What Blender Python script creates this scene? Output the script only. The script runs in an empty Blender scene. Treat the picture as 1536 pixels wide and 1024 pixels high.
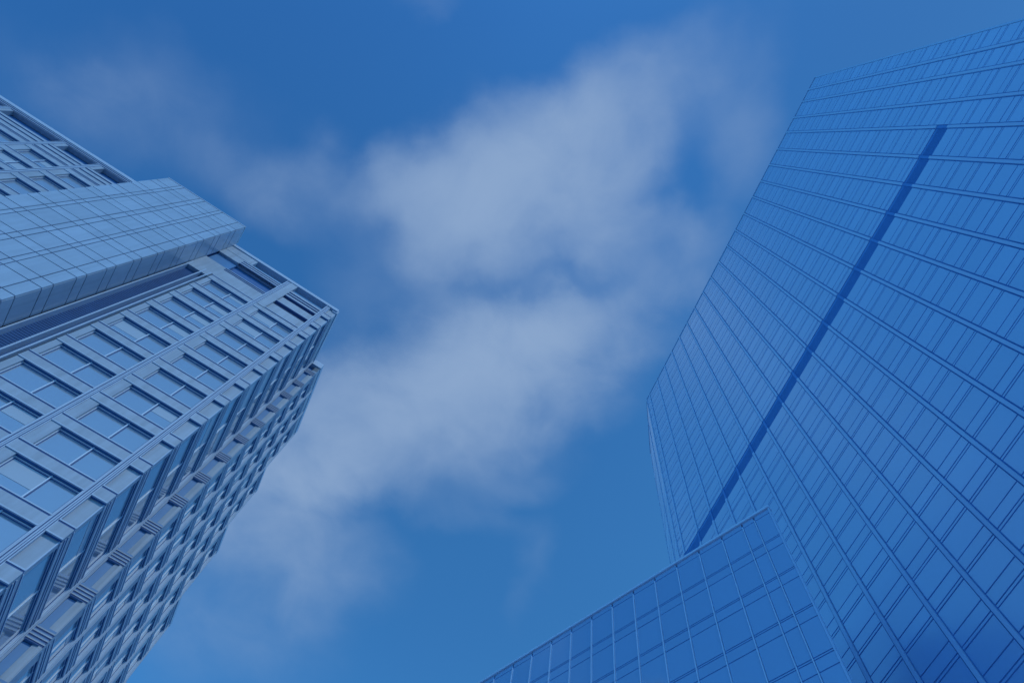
import bpy, bmesh, math, random
from mathutils import Matrix, Vector
random.seed(7)
C = bpy.context.scene
COL = C.collection
R = math.radians

# ------------------------------------------------------------------ camera
EYE = 1.7
CAM_W = Matrix(((0.99631734, -0.02462318, 0.08213074),
                (0.0, -0.95787776, -0.28717624),
                (0.0857424, 0.28611867, -0.95435022)))     # camera axes in world axes (looking up, 73 degrees)
cam_d = bpy.data.cameras.new('camera')
cam_d.sensor_width = 36.0
cam_d.lens = 24.0
cam_d.clip_start = 0.1
cam_d.clip_end = 6000.0
cam = bpy.data.objects.new('camera', cam_d)
cam.matrix_world = Matrix.Translation((0, 0, EYE)) @ CAM_W.to_4x4()
COL.objects.link(cam)
C.camera = cam

def pix_ray(x, y):
    v = Vector((x - 768.0, -(y - 512.0), -1024.0))
    return (CAM_W @ v).normalized()

# ------------------------------------------------------------------ view, world, sun
C.view_settings.view_transform = 'Standard'
C.view_settings.look = 'None'
C.view_settings.exposure = 0.0
C.view_settings.gamma = 1.0
SUN_EL, SUN_AZ = R(42), Vector((0.70, -0.714, 0)).normalized()
sun_dir = (SUN_AZ * math.cos(SUN_EL) + Vector((0, 0, math.sin(SUN_EL)))).normalized()
SUN_ROT = math.atan2(SUN_AZ.x, SUN_AZ.y)

world = bpy.data.worlds.new('World')
C.world = world
world.use_nodes = True
nt = world.node_tree
nt.nodes.clear()
N, L = nt.nodes.new, nt.links.new
out = N('ShaderNodeOutputWorld')
bg = N('ShaderNodeBackground')
bg.inputs['Strength'].default_value = 0.10
L(bg.outputs[0], out.inputs['Surface'])
sky = N('ShaderNodeTexSky')
sky.sky_type = 'NISHITA'
sky.sun_disc = False
sky.sun_elevation = SUN_EL
sky.sun_rotation = SUN_ROT
sky.air_density = 1.0
sky.dust_density = 0.6
sky.ozone_density = 1.5
geo = N('ShaderNodeTexCoord')
sep = N('ShaderNodeSeparateXYZ')
L(geo.outputs['Generated'], sep.inputs[0])

def math_node(op, a, b=None, c=None, clamp=False):
    m = N('ShaderNodeMath')
    m.operation = op
    m.use_clamp = clamp
    for i, v in enumerate((a, b, c)):
        if v is None:
            continue
        if isinstance(v, (int, float)):
            m.inputs[i].default_value = v
        else:
            L(v, m.inputs[i])
    return m.outputs[0]

def map_range(v, a, b, c, d, mode='SMOOTHSTEP'):
    m = N('ShaderNodeMapRange')
    m.interpolation_type = mode
    L(v, m.inputs[0])
    for i, x in enumerate((a, b, c, d)):
        m.inputs[i + 1].default_value = x
    return m.outputs[0]

def mix_col(fac, a, b, mode='MIX'):
    m = N('ShaderNodeMix')
    m.data_type = 'RGBA'
    m.blend_type = mode
    if isinstance(fac, (int, float)):
        m.inputs[0].default_value = fac
    else:
        L(fac, m.inputs[0])
    for i, v in ((6, a), (7, b)):
        if isinstance(v, tuple):
            m.inputs[i].default_value = (*v, 1)
        else:
            L(v, m.inputs[i])
    return m.outputs[2]

# a cloud layer on a plane overhead: direction / z gives its plan coordinates
zc = math_node('MAXIMUM', sep.outputs[2], 0.06)
comb = N('ShaderNodeCombineXYZ')
L(math_node('DIVIDE', sep.outputs[0], zc), comb.inputs[0])
L(math_node('DIVIDE', sep.outputs[1], zc), comb.inputs[1])
plan = comb.outputs[0]
warp = N('ShaderNodeTexNoise')
warp.inputs['Scale'].default_value = 4.5
warp.inputs['Detail'].default_value = 6.0
warp.inputs['Roughness'].default_value = 0.50
L(plan, warp.inputs['Vector'])
wv = N('ShaderNodeVectorMath')
wv.operation = 'SUBTRACT'
L(warp.outputs['Color'], wv.inputs[0])
wv.inputs[1].default_value = (0.5, 0.5, 0.5)
ws = N('ShaderNodeVectorMath')
ws.operation = 'SCALE'
L(wv.outputs[0], ws.inputs[0])
ws.inputs['Scale'].default_value = 0.22
wa = N('ShaderNodeVectorMath')
L(plan, wa.inputs[0])
L(ws.outputs[0], wa.inputs[1])
warped = wa.outputs[0]

def plan_uv(x, y):
    d = pix_ray(x, y)
    return Vector((d.x / d.z, d.y / d.z))

# each cloud bank: centre, half-axes and turn seen from the square below, and its thickness
BANKS = [
    (785, 285, 190, 115, -12, 0.95), (690, 300, 120, 80, 15, 0.45), (860, 230, 150, 90, -25, 0.40),
    (945, 150, 160, 75, -28, 0.36), (1010, 90, 110, 60, -20, 0.11), (577, 300, 65, 55, 0, 0.26), (720, 180, 60, 50, 0, 0.14),
    (923, 355, 80, 50, 0, 0.40), (1015, 408, 95, 50, -20, 0.42), (660, 395, 60, 60, 0, 0.32), (1110, 210, 70, 150, 20, 0.17),
    (800, 412, 150, 20, 0, -0.22), (865, 396, 40, 26, -20, -0.08), (1010, 265, 60, 60, 0, -0.10),
    (785, 495, 190, 95, -8, 0.85), (645, 560, 200, 90, -15, 0.75), (500, 645, 200, 90, -30, 0.75), (840, 535, 120, 100, -20, 0.45),
    (725, 620, 140, 60, -12, 0.50), (575, 700, 140, 60, -15, 0.60), (400, 740, 140, 90, -30, 0.60), (465, 835, 130, 100, 20, 0.40),
    (742, 705, 100, 50, -10, 0.18), (696, 775, 80, 40, 20, 0.14), (793, 850, 32, 75, 10, 0.07), (330, 930, 180, 110, 0, 0.16),
    (220, 180, 230, 90, 20, 0.14), (440, 285, 110, 70, 20, 0.24), (120, 140, 90, 50, 30, 0.10), (560, 420, 90, 120, 10, 0.10),
    (645, 12, 60, 22, -10, 0.08),
    (-420, 100, 300, 260, 0, 0.06),
]
total = None
for (x, y, a, b, turn, amp) in BANKS:
    t = R(turn)
    c = plan_uv(x, y)
    e = (plan_uv(x + 40 * math.cos(t), y + 40 * math.sin(t)) - c) / 40
    f = (plan_uv(x - 40 * math.sin(t), y + 40 * math.cos(t)) - c) / 40
    mp = N('ShaderNodeMapping')
    mp.vector_type = 'TEXTURE'
    L(warped, mp.inputs['Vector'])
    mp.inputs['Location'].default_value = (c.x, c.y, 0)
    mp.inputs['Rotation'].default_value = (0, 0, math.atan2(e.y, e.x))
    mp.inputs['Scale'].default_value = (a * e.length, b * f.length, 1)
    ln = N('ShaderNodeVectorMath')
    ln.operation = 'LENGTH'
    L(mp.outputs[0], ln.inputs[0])
    v = map_range(ln.outputs['Value'], 0.0, 1.45, amp, 0.0)
    total = v if total is None else math_node('ADD', total, v)
fine = N('ShaderNodeTexNoise')
fine.inputs['Scale'].default_value = 7.0
fine.inputs['Detail'].default_value = 9.0
fine.inputs['Roughness'].default_value = 0.52
fine.inputs['Distortion'].default_value = 0.35
L(plan, fine.inputs['Vector'])
dens = math_node('MULTIPLY', total, map_range(fine.outputs['Fac'], 0.30, 0.70, 0.48, 1.48, 'LINEAR'))
soft = math_node('SUBTRACT', 1.0, math_node('EXPONENT', math_node('MULTIPLY', dens, -1.5)))
soft = math_node('MULTIPLY', soft, 0.97)
fade = map_range(sep.outputs[2], 0.05, 0.35, 0.0, 1.0)
soft = math_node('MULTIPLY', soft, fade, clamp=True)
lean = map_range(sep.outputs[1], -0.15, 0.55, 0.0, 1.0, 'LINEAR')
sunward = map_range(sep.outputs[0], -0.1, 0.5, 0.0, 1.0)
warm = mix_col(sunward, (0.33, 1.06, 1.75), (0.20, 0.66, 1.16))
tint = mix_col(1.0, sky.outputs[0], mix_col(lean, warm, (0.50, 1.47, 2.1)), 'MULTIPLY')
low = map_range(sep.outputs[2], 0.0, 0.55, 1.5, 1.0)
lv = N('ShaderNodeVectorMath')
lv.operation = 'SCALE'
L(tint, lv.inputs[0])
L(low, lv.inputs['Scale'])
tint = lv.outputs[0]
final = mix_col(soft, tint, (2.8, 4.08, 6.25))
L(final, bg.inputs['Color'])

sun_l = bpy.data.lights.new('sun', 'SUN')
sun_l.energy = 1.3
sun_l.angle = R(10)
sun_l.color = (0.9, 0.97, 1.0)
sun = bpy.data.objects.new('sun', sun_l)
sun.rotation_euler = sun_dir.to_track_quat('Z', 'Y').to_euler()
sun.location = (0, -200, 300)
COL.objects.link(sun)

# ------------------------------------------------------------------ materials
def material(name, col, rough=0.5, vary=0.0, spec=0.5, ior=1.45, metal=0.0, noise=0.0, nscale=0.6, ripple=0.0, mirror=0.0, streak=0.0):
    m = bpy.data.materials.new(name)
    m.use_nodes = True
    t = m.node_tree
    p = t.nodes['Principled BSDF']
    p.inputs['Roughness'].default_value = rough
    p.inputs['Metallic'].default_value = metal
    p.inputs['Specular IOR Level'].default_value = spec
    p.inputs['IOR'].default_value = ior
    src = None
    rgb = t.nodes.new('ShaderNodeRGB')
    rgb.outputs[0].default_value = (*col, 1)
    src = rgb.outputs[0]
    def scaled(src, fac_socket, lo, hi, a=0.0, b=1.0):
        r = t.nodes.new('ShaderNodeMapRange')
        t.links.new(fac_socket, r.inputs[0])
        r.inputs[1].default_value, r.inputs[2].default_value = a, b
        r.inputs[3].default_value, r.inputs[4].default_value = lo, hi
        s = t.nodes.new('ShaderNodeVectorMath')
        s.operation = 'SCALE'
        t.links.new(src, s.inputs[0])
        t.links.new(r.outputs[0], s.inputs['Scale'])
        return s.outputs[0]
    if vary:
        g = t.nodes.new('ShaderNodeNewGeometry')
        src = scaled(src, g.outputs['Random Per Island'], 1 - vary, 1 + vary)
    if noise:
        tc = t.nodes.new('ShaderNodeTexCoord')
        n = t.nodes.new('ShaderNodeTexNoise')
        n.inputs['Scale'].default_value = nscale
        n.inputs['Detail'].default_value = 6
        n.inputs['Roughness'].default_value = 0.6
        t.links.new(tc.outputs['Object'], n.inputs['Vector'])
        src = scaled(src, n.outputs['Fac'], 1 - noise, 1 + noise, 0.3, 0.7)
    if streak:                      # rain streaks: noise stretched up the wall
        tc = t.nodes.new('ShaderNodeTexCoord')
        mp = t.nodes.new('ShaderNodeMapping')
        mp.inputs['Scale'].default_value = (2.2, 2.2, 0.12)
        n = t.nodes.new('ShaderNodeTexNoise')
        n.inputs['Scale'].default_value = 1.0
        n.inputs['Detail'].default_value = 5
        t.links.new(tc.outputs['Object'], mp.inputs['Vector'])
        t.links.new(mp.outputs[0], n.inputs['Vector'])
        src = scaled(src, n.outputs['Fac'], 1 - streak, 1 + 0.4 * streak, 0.3, 0.65)
    t.links.new(src, p.inputs['Base Color'])
    if ripple:
        tc = t.nodes.new('ShaderNodeTexCoord')
        n = t.nodes.new('ShaderNodeTexNoise')
        n.inputs['Scale'].default_value = 0.35
        n.inputs['Detail'].default_value = 2
        t.links.new(tc.outputs['Object'], n.inputs['Vector'])
        b = t.nodes.new('ShaderNodeBump')
        b.inputs['Strength'].default_value = ripple
        b.inputs['Distance'].default_value = 0.06
        t.links.new(n.outputs['Fac'], b.inputs['Height'])
        t.links.new(b.outputs[0], p.inputs['Normal'])
    if mirror:                      # coated glass: part body colour, part clean reflection
        g = t.nodes.new('ShaderNodeBsdfGlossy')
        g.inputs['Color'].default_value = (0.86, 0.95, 1.0, 1)
        g.inputs['Roughness'].default_value = rough
        if ripple:
            t.links.new(b.outputs[0], g.inputs['Normal'])
        mx = t.nodes.new('ShaderNodeMixShader')
        mx.inputs[0].default_value = mirror
        t.links.new(p.outputs[0], mx.inputs[1])
        t.links.new(g.outputs[0], mx.inputs[2])
        t.links.new(mx.outputs[0], t.nodes['Material Output'].inputs['Surface'])
    return m

M = {
    'stone': material('pale_blue_cladding', (0.30, 0.385, 0.455), 0.55, vary=0.06, noise=0.07, streak=0.16),
    'trim': material('pale_metal_trim', (0.38, 0.49, 0.59), 0.4, noise=0.05),
    'gasket': material('dark_joint', (0.022, 0.085, 0.23), 0.6),
    'joint': material('blue_silicone_joint', (0.07, 0.24, 0.54), 0.5),
    'window': material('window_glass', (0.27, 0.345, 0.40), 0.08, vary=0.16, ior=1.5, ripple=0.06, mirror=0.3),
    'white': material('white_window_metal', (0.55, 0.66, 0.74), 0.4),
    'shade_panel': material('slate_blue_shade_panel', (0.085, 0.22, 0.40), 0.4, vary=0.06, noise=0.04),
    'band': material('tower_louvre', (0.07, 0.25, 0.55), 0.6, noise=0.05),
    'blind': material('drawn_window_blind', (0.32, 0.40, 0.46), 0.35, vary=0.15),
    'slot': material('slot_louvre', (0.018, 0.085, 0.22), 0.7, noise=0.1),
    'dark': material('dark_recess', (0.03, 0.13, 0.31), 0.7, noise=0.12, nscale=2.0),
    'panel': material('satin_glass_panel', (0.33, 0.44, 0.53), 0.25, vary=0.06, noise=0.03, ripple=0.03, streak=0.08),
    'tower_glass': material('tower_glass', (0.37, 0.60, 0.83), 0.27, vary=0.05, ior=1.55, ripple=0.04, mirror=0.45),
    'tower_fin': material('tower_fin_metal', (0.38, 0.56, 0.76), 0.35),
    'annex_glass': material('annex_glass', (0.24, 0.44, 0.68), 0.08, vary=0.05, ior=1.55, ripple=0.04, mirror=0.5),
    'annex_fin': material('annex_fin_metal', (0.55, 0.72, 0.88), 0.3),
    'roofing': material('roof_membrane', (0.15, 0.22, 0.32), 0.8, noise=0.1),
    'asphalt': material('street_concrete', (0.14, 0.24, 0.38), 0.85, noise=0.25, nscale=0.8),
    'paving': material('plaza_paving', (0.26, 0.40, 0.56), 0.8, noise=0.12, nscale=1.5),
}

# ------------------------------------------------------------------ mesh helpers
class MB:
    """collects boxes and prisms; build() links them as one mesh object"""
    def __init__(self):
        self.v, self.f, self.mi = [], [], []
    def hexa(self, pts, mi=0):
        b = len(self.v)
        self.v += [tuple(p) for p in pts]
        for q in ((0, 3, 2, 1), (4, 5, 6, 7), (0, 1, 5, 4), (1, 2, 6, 5), (2, 3, 7, 6), (3, 0, 4, 7)):
            self.f.append(tuple(b + i for i in q))
            self.mi.append(mi)
    def prism(self, poly, h0, h1, mi=0):
        b, n = len(self.v), len(poly)
        self.v += [(x, y, h0) for x, y in poly] + [(x, y, h1) for x, y in poly]
        self.f.append(tuple(b + i for i in reversed(range(n))))
        self.f.append(tuple(b + n + i for i in range(n)))
        for i in range(n):
            j = (i + 1) % n
            self.f.append((b + i, b + j, b + n + j, b + n + i))
        self.mi += [mi] * (n + 2)
    def build(self, name, mats, parent=None, base=Vector((0, 0, 0))):
        me = bpy.data.meshes.new(name)
        me.from_pydata([tuple(Vector(p) - base) for p in self.v], [], self.f)
        for m in (mats if isinstance(mats, (list, tuple)) else [mats]):
            me.materials.append(m)
        me.polygons.foreach_set('material_index', self.mi)
        bm = bmesh.new()
        bm.from_mesh(me)
        bmesh.ops.recalc_face_normals(bm, faces=bm.faces)
        bm.to_mesh(me)
        bm.free()
        o = bpy.data.objects.new(name, me)
        COL.objects.link(o)
        if parent is not None:
            o.parent = parent
        return o

class Facade:
    """a wall plane from plan point a to plan point b; s runs along it, p out of it, h up from eye level"""
    def __init__(self, a, b, outward):
        self.a = Vector(a)
        self.len = (Vector(b) - self.a).length
        self.d = (Vector(b) - self.a) / self.len
        n = Vector((self.d.y, -self.d.x))
        self.n = n if n.dot(Vector(outward)) > 0 else -n
    def pt(self, s, p, h):
        q = self.a + self.d * s + self.n * p
        return (q.x, q.y, h)
    def box(self, mb, s0, s1, p0, p1, h0, h1, mi=0):
        P = self.pt
        mb.hexa([P(s0, p0, h0), P(s1, p0, h0), P(s1, p1, h0), P(s0, p1, h0),
                 P(s0, p0, h1), P(s1, p0, h1), P(s1, p1, h1), P(s0, p1, h1)], mi)
    def pane(self, mb, s0, s1, p0, p1, h0, h1, mi=0, tilt=0.0):
        """a box whose face leans by a hair, as real panes do"""
        a, b = random.uniform(-tilt, tilt), random.uniform(-tilt, tilt)
        w, g = s1 - s0, h1 - h0
        P = self.pt
        mb.hexa([P(s0, p0, h0), P(s1, p0, h0), P(s1, p1 + a * w, h0), P(s0, p1, h0),
                 P(s0, p0, h1), P(s1, p0, h1), P(s1, p1 + a * w + b * g, h1), P(s0, p1 + b * g, h1)], mi)

def building(name, label, rot, base):
    o = bpy.data.objects.new(name, None)
    o.empty_display_size = 5
    o.matrix_world = Matrix.Translation((0, 0, EYE)) @ Matrix(rot).to_4x4() @ Matrix.Translation(base)
    o['label'], o['category'] = label, 'building'
    COL.objects.link(o)
    return o

def ground_sheet(name, poly, z, m):
    mb = MB()
    mb.v = [(x, y, z) for x, y in poly]
    mb.f = [tuple(range(len(poly)))]
    mb.mi = [0]
    o = mb.build(name, m)
    o['kind'] = 'structure'
    return o

# ------------------------------------------------------------------ ground
ground_sheet('ground', [(-1500, -1500), (1500, -1500), (1500, 1500), (-1500, 1500)], 0.0, M['asphalt'])
pv = MB()
pv.prism([(-70, -60), (50, -60), (50, 75), (-70, 75)], 0.004, 0.12)
pv.build('pavement', M['paving'])['kind'] = 'structure'

LOW = -5.0      # walls reach below the ground sheet

# ------------------------------------------------------------------ left tower: stone grid, projecting bay
ROT_L = ((0.9996, -0.0002, -0.0298), (0.0001, 1.0, -0.0018), (0.0298, 0.0018, 0.9996))
B = Vector((-28.42, 21.80))
D = Vector((0.83418783, 0.55148043))
NN = Vector((0.55148043, -0.83418783))
def LP(s, k):
    return B + D * s - NN * k
base_l = Vector((*LP(-20, 9), -EYE))
left = building('stone_tower', 'pale tower at left with gridded stone bands, deep windows and a smooth projecting bay', ROT_L, base_l)
ROOF = 86.0
PITCH = 4.07
SOFFIT = [73.45 - PITCH * k for k in range(19)]
REC = 0.31

front = Facade(LP(-62.0, 0), LP(0.78, 0), NN)
S0 = 62.0                                    # front s = S0 + (distance from the corner line)
side_a = Facade(LP(0.78, 0), LP(1.4, 7.8), D)
ret = Facade(LP(1.4, 7.8), LP(2.72, 7.8), NN)
side_b = Facade(LP(2.72, 7.8), LP(4.3, 18.4), D)

core = MB()
core.prism([LP(-61.6, 0.62), LP(0.2, 0.62), LP(0.8, 8.3), LP(2.0, 8.3), LP(3.7, 18.3), LP(-61.6, 18.3)], LOW, 84.6)
core.build('wall', M['dark'], left, base_l)
rf = MB()
rf.prism([LP(-61.5, 0.7), LP(-0.1, 0.7), LP(0.6, 8.4), LP(1.9, 8.4), LP(3.6, 18.2), LP(-61.5, 18.2)], 84.6, 84.75)
rf.build('roof', M['roofing'], left, base_l)

windows = []       # (size in view, facade, s0, s1, h0, h1, ratio)
def joint(f, s, h0, h1):
    mb = MB()
    f.box(mb, s - 0.22, s + 0.22, -0.5, 0.035, h0, h1, 1)
    f.box(mb, s - 0.05, s + 0.04, -0.4, 0.06, h0, h1 + 0.01, 0)
    f.box(mb, s - 0.29, s - 0.22, -0.5, 0.05, h0, h1 + 0.01, 0)
    f.box(mb, s + 0.22, s + 0.29, -0.5, 0.05, h0, h1 + 0.01, 0)
    f.box(mb, s - 0.19, s - 0.11, -0.4, 0.11, h0, h1 + 0.02, 0)
    f.box(mb, s + 0.10, s + 0.18, -0.4, 0.11, h0, h1 + 0.02, 0)
    mb.build('joint_rib', [M['trim'], M['gasket']], left, base_l)
def pier(f, s0, s1, h0, h1):
    mb = MB()
    f.box(mb, s0, s1, -0.58, 0.0, h0, h1)
    mb.build('pier', M['stone'], left, base_l)
def spandrel(f, s0, s1, z, top=1.02, ribs=0, rec=REC):
    mb = MB()
    q = 1.0 if rec > 0.3 else 0.4                       # the grazing side has flatter relief
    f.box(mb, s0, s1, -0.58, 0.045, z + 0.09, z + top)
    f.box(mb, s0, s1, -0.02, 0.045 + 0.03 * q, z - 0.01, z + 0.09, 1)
    f.box(mb, s0 + 0.02, s1 - 0.02, -0.56, -0.02, z, z + 0.09, 3)      # soffit board, underside shade put into its dark colour
    f.box(mb, s0, s1, -0.50, 0.05, z + top, z + top + 0.10, 2)
    f.box(mb, s0, s1, -0.50, 0.045 + 0.05 * q, z + top + 0.10, z + top + 0.20, 1)
    for i in range(ribs):
        y = z + 0.3 + i * 0.27
        f.box(mb, s0, s1, -0.3, 0.055, y, y + 0.08, 2)
        f.box(mb, s0, s1, -0.3, 0.075, y + 0.08, y + 0.16, 1)
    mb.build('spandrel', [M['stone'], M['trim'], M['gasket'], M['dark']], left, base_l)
def bay(f, s0, s1, soffits, pw=0.80, ratio=0.55, ribs=0, sill=1.2, rec=REC):
    """one structural bay between two joints"""
    pier(f, s0 + 0.27, s0 + 0.27 + pw, LOW, soffits[0] + 0.05)
    for k, z in enumerate(soffits):
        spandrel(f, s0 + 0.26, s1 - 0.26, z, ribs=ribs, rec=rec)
        zb = z - PITCH + sill
        windows.append((f, s0 + 0.27 + pw, s1 - 0.27, zb, z, ratio, rec))

def band(name, f, s0, s1, h0, h1, p=0.02, mat='stone', back=-0.58):
    mb = MB()
    f.box(mb, s0, s1, back, p, h0, h1)
    return mb.build(name, M[mat], left, base_l)
def trims(f, s0, s1, hs, p=0.10, t=0.11):
    for h in hs:
        mb = MB()
        f.box(mb, s0, s1, -0.3, p - 0.04, h - 0.10, h, 1)
        f.box(mb, s0, s1, -0.3, p, h, h + t, 0)
        mb.build('trim_line', [M['trim'], M['gasket']], left, base_l)

JA, JB, JS = S0 - 6.40, S0 - 0.50, S0 - 12.2
for j in (JA, JB):
    joint(front, j, LOW, ROOF - 0.3)
bay(front, JS, JA, SOFFIT, pw=0.55)
bay(front, JA, JB, SOFFIT)
# top storeys of the right part
bands_a = MB()
band('panel_band', front, JS + 0.2, JA - 0.3, 74.85, 77.55)
trims(front, JS + 0.2, JA - 0.3, (77.65, 78.1, 81.75, 82.35, 82.95))
band('parapet_band', front, S0 - 14.75, JA - 0.3, 81.65, 83.4)
band('panel_band', front, S0 - 14.75, S0 - 11.0, 83.4, 85.35, p=0.05)
band('panel_band', front, S0 - 14.75, JS + 0.15, 78.3, 81.65, p=-0.35, mat='shade_panel')  # shadow next to the projecting bay, put into a darker panel colour
band('panel_band', front, S0 - 14.75, JS + 0.2, 74.9, 78.3, p=0.0)
band('top_pier', front, JA + 0.28, JA + 1.25, 74.4, 85.35, p=0.10)
for h0, h1, p in ((74.5, 77.2, -0.1), (78.0, 80.3, -0.1), (80.85, 83.3, 0.0)):
    band('panel_band', front, JA + 1.25, JB - 0.3, h0, h1, p=p)
trims(front, JA + 1.25, JB - 0.3, (74.6, 78.05, 80.9, 81.8, 82.5), p=0.12)
band('coping', front, S0 - 14.8, S0 + 0.80, 85.35, 86.05, p=0.18, mat='trim', back=-0.7)
# corner pier
band('corner_pier', front, JB + 0.27, S0 + 0.78, LOW, 85.3, p=-0.20)
for z in SOFFIT + [77.5, 81.6]:
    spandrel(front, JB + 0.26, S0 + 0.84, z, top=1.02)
mb = MB()
front.box(mb, S0 + 0.72, S0 + 0.80, -0.3, -0.15, LOW, 85.3)
mb.build('corner_rib', M['trim'], left, base_l)

# dark slot between the right part and the projecting bay
mb = MB()
front.box(mb, S0 - 14.7, JS - 0.1, -0.6, -0.45, LOW, 74.9)
for i in range(260):
    h = LOW + 0.31 * i
    if h < 74.6:
        front.box(mb, S0 - 14.4, S0 - 13.0, -0.5, -0.42, h, h + 0.15)
mb.build('louvre_slot', M['slot'], left, base_l)
mb = MB()
for s in (S0 - 12.25, S0 - 12.9, S0 - 14.55):
    front.box(mb, s - 0.07, s + 0.07, -0.5, 0.10, LOW, 74.9)
mb.build('slot_frame', M['trim'], left, base_l)
band('spandrel', front, S0 - 14.7, JS + 0.1, 73.6, 74.95, p=0.06)

# left part beyond the projecting bay
JL = [S0 - 60.5, S0 - 54.8, S0 - 50.0, S0 - 45.3, S0 - 37.9, S0 - 33.0, S0 - 26.5]
for j in JL:
    joint(front, j, LOW, 84.4)
ZL = [77.5] + SOFFIT
for a, b in zip(JL[:-1], JL[1:]):
    mid = (a + b) / 2 if b - a > 6 else None
    bay(front, a, b, ZL, pw=0.8)
    trims(front, a + 0.27, b - 0.27, (79.0, 80.2, 81.3), p=0.1)
    band('panel_band', front, a + 0.27, b - 0.27, 78.9, 82.0, p=0.0)
    band('pier', front, a + 0.27, a + 0.7, 82.0, 84.3, p=0.03)
band('parapet_band', front, 0, S0 - 25.9, 84.3, 85.3, p=0.02)
trims(front, 0, S0 - 25.9, (84.5, 85.0), p=0.1)
band('coping', front, 0, S0 - 25.9, 85.3, 86.05, p=0.16, mat='trim')

# smooth projecting bay
BX0, BX1, BP = S0 - 25.95, S0 - 14.78, 2.8
mb = MB()
front.box(mb, BX0 + 0.12, BX1 - 0.12, -0.5, BP - 0.12, LOW, 86.0)
bb = mb.build('projecting_bay', M['gasket'], left, base_l)
cols = [BX0, S0 - 24.15, S0 - 23.65, S0 - 21.3, S0 - 20.65, S0 - 18.6, S0 - 18.1, S0 - 15.9, BX1]
rows = []
z = 86.3
k = 0
while z > LOW:
    hgt = 2.75 if k % 2 == 0 else 1.32
    rows.append((max(z - hgt, LOW), z))
    z -= hgt
    k += 1
mb = MB()
G = 0.045
for a, b in zip(cols[:-1], cols[1:]):
    for h0, h1 in rows:
        front.pane(mb, a + G, b - G, BP - 0.12, BP, h0 + G + 0.01, h1 - G - 0.01, tilt=0.002)
mb.build('front_panels', M['panel'], bb, base_l)
bside = Facade(front.pt(BX1, 0, 0)[:2], front.pt(BX1, BP - 0.13, 0)[:2], D)
mb = MB()
for h0, h1 in rows:
    bside.pane(mb, 0.0, BP - 0.14, -0.12, 0.0, h0 + 0.06, h1 - 0.06, tilt=0.002)
mb.build('side_panels', M['panel'], bb, base_l)
mb = MB()
front.box(mb, BX0 - 0.02, BX1 + 0.03, 0.3, BP + 0.03, 86.3, 86.48)
mb.build('coping', M['trim'], bb, base_l)

# side of the tower
joint(side_a, side_a.len - 0.2, LOW, ROOF - 0.6)
bay(side_a, 0.0, side_a.len - 0.2, [81.6, 77.5] + SOFFIT, pw=0.3, ratio=0.5, ribs=2, rec=0.13)
band('coping', side_a, 0.0, side_a.len, 85.0, 86.0, p=0.15, mat='trim')
band('parapet_band', side_a, 0.3, side_a.len, 83.2, 85.0, p=0.05)
for z in [81.6, 77.5] + SOFFIT:
    mb = MB()
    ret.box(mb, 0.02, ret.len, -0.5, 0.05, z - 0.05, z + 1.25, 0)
    for i in range(4):
        q = z + 0.05 + i * 0.3
        ret.box(mb, 0.0, ret.len + 0.04, -0.3, 0.055, q - 0.09, q, 2)
        ret.box(mb, 0.0, ret.len + 0.06, -0.3, 0.10, q, q + 0.09, 1)
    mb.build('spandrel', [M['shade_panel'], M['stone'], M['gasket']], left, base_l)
    mb = MB()
    ret.box(mb, 0.04, 0.16, -0.3, 0.03, z - PITCH + 1.25, z, 1)
    ret.box(mb, ret.len - 0.22, ret.len, -0.5, 0.04, z - PITCH + 1.25, z, 1)
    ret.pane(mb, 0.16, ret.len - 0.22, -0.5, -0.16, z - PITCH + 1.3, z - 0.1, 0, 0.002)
    ret.box(mb, ret.len - 0.34, ret.len - 0.28, -0.16, -0.06, z - PITCH + 1.3, z - 0.1, 1)
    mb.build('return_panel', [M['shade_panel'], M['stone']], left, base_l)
mb = MB()
ret.box(mb, -0.05, ret.len + 0.1, -0.6, 0.14, 84.6, 86.0)
mb.build('coping', M['trim'], left, base_l)
band('coping', side_b, 0.0, side_b.len, 84.9, 86.0, p=0.12, mat='trim')
for a, b in ((0.0, 3.6), (3.6, 7.1), (7.1, side_b.len)):
    joint(side_b, b - 0.05, LOW, ROOF - 1.0)
    bay(side_b, a, b - 0.05, [81.6, 77.5] + SOFFIT, pw=0.75, ratio=0.5, ribs=2, rec=0.16)
band('corner_pier', side_b, 0.0, 0.3, LOW, 85.0, p=0.06)
band('parapet_band', side_b, 0.0, side_b.len, 83.2, 84.9, p=0.05)
for s0, s1, top, zs in ((side_b.len, 14.4, 74.6, SOFFIT), (14.4, 18.2, 66.5, SOFFIT[2:]), (18.2, 22.0, 58.3, SOFFIT[4:]), (22.0, 26.0, 50.2, SOFFIT[6:])):
    joint(side_b, s1 - 0.3, LOW, top)
    bay(side_b, s0, s1 - 0.3, zs, pw=0.7, ratio=0.5, ribs=2, rec=0.16)
    band('coping', side_b, s0, s1, top, top + 0.6, p=0.12, mat='trim')
    mb = MB()
    q = [side_b.pt(s0, -0.6, 0)[:2], side_b.pt(s1 - 0.05, -0.6, 0)[:2], side_b.pt(s1 - 0.05, -20, 0)[:2], side_b.pt(s0, -20, 0)[:2]]
    mb.prism(q, LOW, top + 0.5)
    mb.build('wall', M['stone'], left, base_l)
mb = MB()
mb.prism([LP(-16.5, 18.4), LP(-16.5, 18.9), LP(-62, 18.9), LP(-62, 18.4)], LOW, 85.5)
mb.prism([LP(4.3, 18.4), LP(4.3, 18.8), LP(-16.4, 18.8), LP(-16.4, 18.4)], 74.7, 85.5)
mb.prism([LP(-62.5, -0.1), LP(-62.02, -0.1), LP(-62.02, 18.9), LP(-62.5, 18.9)], LOW, 85.6)
mb.build('rear_wall', M['stone'], left, base_l)

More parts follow.
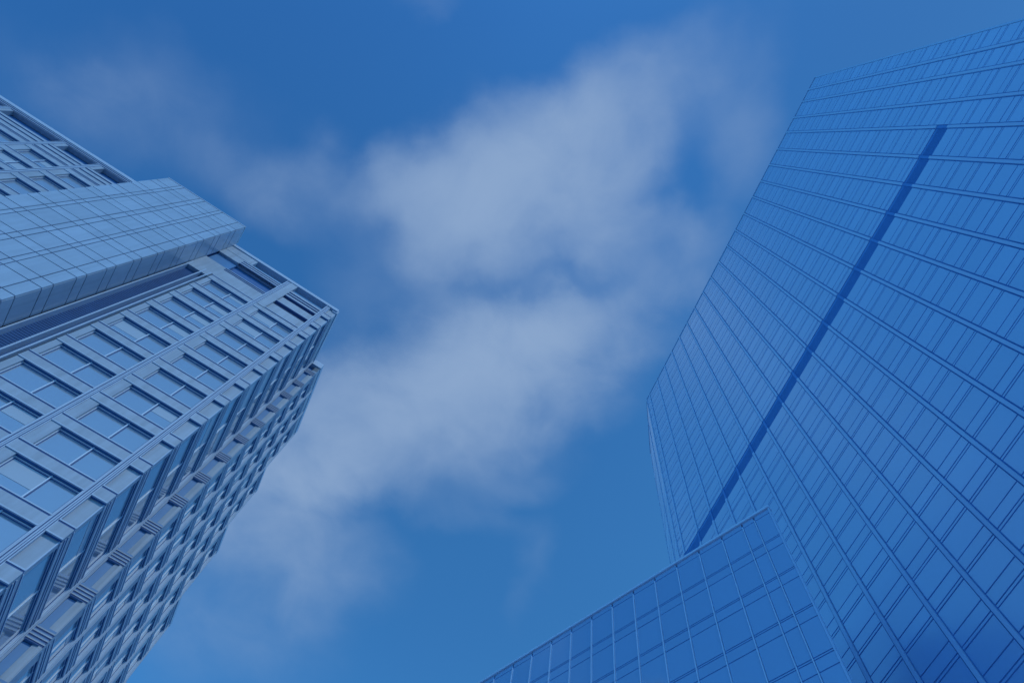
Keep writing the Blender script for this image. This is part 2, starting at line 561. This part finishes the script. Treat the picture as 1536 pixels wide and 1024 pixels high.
def window_meshes(f, s0, s1, h0, h1, ratio, rec, gl, fr):
    sm = s0 + (s1 - s0) * ratio
    f.pane(gl, s0, sm - 0.05, -0.60, -rec, h0, h1, tilt=0.003)
    f.pane(gl, sm + 0.05, s1, -0.60, -rec, h0, h1, tilt=0.003)
    for a, b in ((s0 + 0.1, sm - 0.08), (sm + 0.12, s1 - 0.22)):
        if random.random() < 0.22:                         # a blind drawn part of the way
            f.box(gl, a, b, -0.5, -rec + 0.018, h1 - (h1 - h0) * random.choice((0.3, 0.45, 0.6)), h1 - 0.2, 1)
    q = rec
    u = 1.0 if rec > 0.3 else 0.45
    for a, b, c, e in ((s0, s1, h0, h0 + 0.07), (s0, s1, h1 - 0.10, h1 - 0.03), (s0, s0 + 0.06, h0, h1), (s1 - 0.10, s1 - 0.03, h0, h1)):
        f.box(fr, a, b, -0.55, -q + 0.09 * u, c, e, 0)
    f.box(fr, s0, s1, -0.55, -q + 0.02, h1 - 0.17, h1 - 0.10, 1)
    f.box(fr, s1 - 0.17, s1 - 0.10, -0.55, -q + 0.02, h0, h1, 1)
    f.box(fr, s0 + 0.06, s0 + 0.12, -0.55, -q + 0.02, h0, h1, 1)
    f.box(fr, sm - 0.05, sm + 0.03, -0.55, -q + 0.14 * u, h0, h1, 0)
    f.box(fr, sm + 0.03, sm + 0.10, -0.55, -q + 0.02, h0, h1, 1)

def view_area(w):
    """area in the photograph, and whether any of it is inside the frame"""
    f, s0, s1, h0, h1, _, rec = w
    rl = Matrix(ROT_L)
    pts = []
    for s, h in ((s0, h0), (s1, h0), (s1, h1), (s0, h1)):
        v = CAM_W.transposed() @ (rl @ Vector(f.pt(s, -rec, h)))
        if v.z > -1.0:
            return 0.0
        pts.append((768 + 1024 * v.x / -v.z, 512 - 1024 * v.y / -v.z))
    if not any(-20 < x < 1556 and -20 < y < 1044 for x, y in pts):
        return 0.0
    return abs(sum(pts[i][0] * pts[(i + 1) % 4][1] - pts[(i + 1) % 4][0] * pts[i][1] for i in range(4))) / 2
windows.sort(key=view_area, reverse=True)
for w in windows[:98]:
    gl, fr = MB(), MB()
    window_meshes(*w, gl, fr)
    g = gl.build('window', [M['window'], M['blind']], left, base_l)
    fr.build('window_frame', [M['white'], M['gasket']], g, base_l)
gl, fr = MB(), MB()
for w in windows[98:]:
    window_meshes(*w, gl, fr)
g = gl.build('window', [M['window'], M['blind']], left, base_l)
g['kind'] = 'stuff'
fr.build('window_frame', [M['white'], M['gasket']], g, base_l)

# ------------------------------------------------------------------ right tower: blue curtain wall
ROT_R = ((0.9996, 0.0003, 0.0279), (-0.0004, 1.0, 0.0036), (-0.0279, -0.0036, 0.9996))
Q0, Q1 = Vector((44.097, -12.797)), Vector((14.3645, 58.3628))
fa = Facade(Q0, Q1, (-1, -0.4))
Q2 = Vector((16.0, 72.0))
fb = Facade(Q1, Q2, (-1, -0.3))
RD, RN = fa.d, fa.n
base_r = Vector((*(Q0 + (Q1 - Q0) / 2 - RN * 15), -EYE))
tower = building('glass_tower', 'tall blue glass tower at right with a dark recessed band across its face', ROT_R, base_r)
RT = 152.0
q0b, q1b, q2b = Q0 - RN * 0.09, Q1 - RN * 0.09, Q2 - fb.n * 0.09
mb = MB()
mb.prism([q0b + RD * 1.1, q1b, q2b, q2b - RN * 30, Q0 - RN * 32 + RD * 1.1], LOW, RT - 1.5)
mb.build('wall', M['joint'], tower, base_r)
mb = MB()
mb.prism([q0b + RD * 1.3, q1b, q2b, q2b - RN * 29.5, Q0 - RN * 31.5 + RD * 1.3], RT - 1.5, RT - 1.3)
mb.build('roof', M['roofing'], tower, base_r)
MUL = [0.9, 3.5, 6.0, 9.3, 12.4, 16.0, 19.4, 23.0, 26.5, 30.3, 34.1, 37.8, 41.6, 45.3, 49.0, 52.9, 56.7, 60.4, 64.2, 67.9, 71.6, 75.6, fa.len]
ZR = []
z = 82.55 + 3.7 * 18
while z > LOW:
    ZR.append(z)
    z -= 3.7
edges_h = [RT - 0.25, 150.0]
for z in ZR:
    edges_h += [z, z - 1.15, z - 1.45]
edges_h = sorted({round(e, 3) for e in edges_h if LOW < e} | {LOW}, reverse=True)
STRIP = (84.95, 87.55)
def curtain(f, muls, strip_from, parent):
    glass = MB()
    for a, b in zip(muls[:-1], muls[1:]):
        for h1, h0 in zip(edges_h[:-1], edges_h[1:]):
            if a >= strip_from and h1 > STRIP[0] and h0 < STRIP[1]:
                if h1 > STRIP[1]:
                    h0 = STRIP[1]
                elif h0 < STRIP[0]:
                    h1 = STRIP[0]
                else:
                    continue
                if h1 - h0 < 0.2:
                    continue
            f.pane(glass, a + 0.27, b - 0.27, -0.4, 0.0, h0 + 0.06, h1 - 0.06, tilt=0.004)
    glass.build('curtain_wall_glass', M['tower_glass'], parent, base_r)
curtain(fa, MUL, 12.0, tower)
MULB = [0.0, 5.4, fb.len]
curtain(fb, MULB, 999, tower)
for s in MUL[1:-1]:
    mb = MB()
    if s < 12:
        fa.box(mb, s - 0.15, s + 0.15, -0.4, 0.10, LOW, RT - 0.1)
    else:
        fa.box(mb, s - 0.15, s + 0.15, -0.4, 0.10, LOW, STRIP[0])
        fa.box(mb, s - 0.15, s + 0.15, -0.4, 0.04, STRIP[0], STRIP[1], 1)
        fa.box(mb, s - 0.15, s + 0.15, -0.4, 0.10, STRIP[1], RT - 0.1)
    mb.build('mullion_fin', [M['tower_fin'], M['band']], tower, base_r)
for s in MULB[1:-1]:
    mb = MB()
    fb.box(mb, s - 0.10, s + 0.10, -0.4, 0.12, LOW, RT - 0.1)
    mb.build('mullion_fin', M['tower_fin'], tower, base_r)
mb = MB()
fa.box(mb, 0.9, 1.12, -0.45, 0.08, LOW, RT)
fa.box(mb, fa.len - 0.2, fa.len + 0.05, -0.45, 0.08, LOW, RT)
fb.box(mb, fb.len - 0.2, fb.len, -0.45, 0.08, LOW, RT)
mb.build('corner_trim', M['tower_fin'], tower, base_r)
mb = MB()
fa.box(mb, 0.85, fa.len + 0.02, -0.6, 0.12, RT - 0.22, RT)
fb.box(mb, 0.0, fb.len, -0.6, 0.12, RT - 0.24, RT - 0.02)
mb.build('coping', M['tower_fin'], tower, base_r)
mb = MB()
fa.box(mb, 12.4, fa.len - 0.2, -0.30, -0.075, STRIP[0], STRIP[1])
for i in range(12):
    h = STRIP[0] + 0.1 + i * 0.18
    fa.box(mb, 12.6, fa.len - 0.3, -0.20, -0.05, h, h + 0.06)
mb.build('louvre_band', M['band'], tower, base_r)

# ------------------------------------------------------------------ low glass building in front of the tower
A0 = Vector((14.94, 28.39))
AD = Vector((-0.767, 0.642)).normalized()
A1 = A0 + AD * 58
ff = Facade(A0, A1, (-0.642, -0.767))
base_a = Vector((*(A0 + AD * 28), -EYE))
annex = building('low_glass_building', 'lower blue glass building in front of the glass tower with pale vertical fins', ROT_R, base_a)
AT = 51.0
back = Vector((0.44, 0.898))
mb = MB()
mb.prism([A0 - ff.n * 0.07 + AD * 0.05, A1 - ff.n * 0.07, A1 + back * 9, A0 + back * 9 + AD * 0.05], LOW, AT - 0.4)
mb.build('wall', M['joint'], annex, base_a)
mb = MB()
mb.prism([A0 - ff.n * 0.3 + AD * 0.3, A1 - ff.n * 0.3, A1 + back * 8.8, A0 + back * 8.8 + AD * 0.3], AT - 0.4, AT - 0.25)
mb.build('roof', M['roofing'], annex, base_a)
MA = [0.0, 1.45, 2.55] + [4.5 + 2.235 * i for i in range(24)]
he = [AT - 0.12, AT - 0.75]
z = AT - 3.95
while z > LOW:
    he += [z + 0.09, z - 0.09, z - 1.05]
    z -= 4.02
he.append(LOW)
glass, bars = MB(), MB()
for a, b in zip(MA[:-1], MA[1:]):
    for h1, h0 in zip(he[:-1], he[1:]):
        ff.pane(glass, a + 0.07, b - 0.07, -0.2, 0.0, h0 + 0.04, h1 - 0.04, tilt=0.002)
glass.build('curtain_wall_glass', M['annex_glass'], annex, base_a)
for i, s in enumerate(MA[1:-1]):
    mb = MB()
    ff.box(mb, s - 0.03, s + 0.03, -0.2, 0.10, LOW, AT - 0.7)
    mb.build('mullion_fin', M['annex_fin'], annex, base_a)
mb = MB()
ff.box(mb, -0.08, 58, -0.4, 0.14, AT - 0.12, AT + 0.12)
mb.build('coping', M['annex_fin'], annex, base_a)
mb = MB()
ff.box(mb, -0.04, 0.08, -0.25, 0.05, LOW, AT - 0.12)
mb.build('corner_trim', M['tower_fin'], annex, base_a)
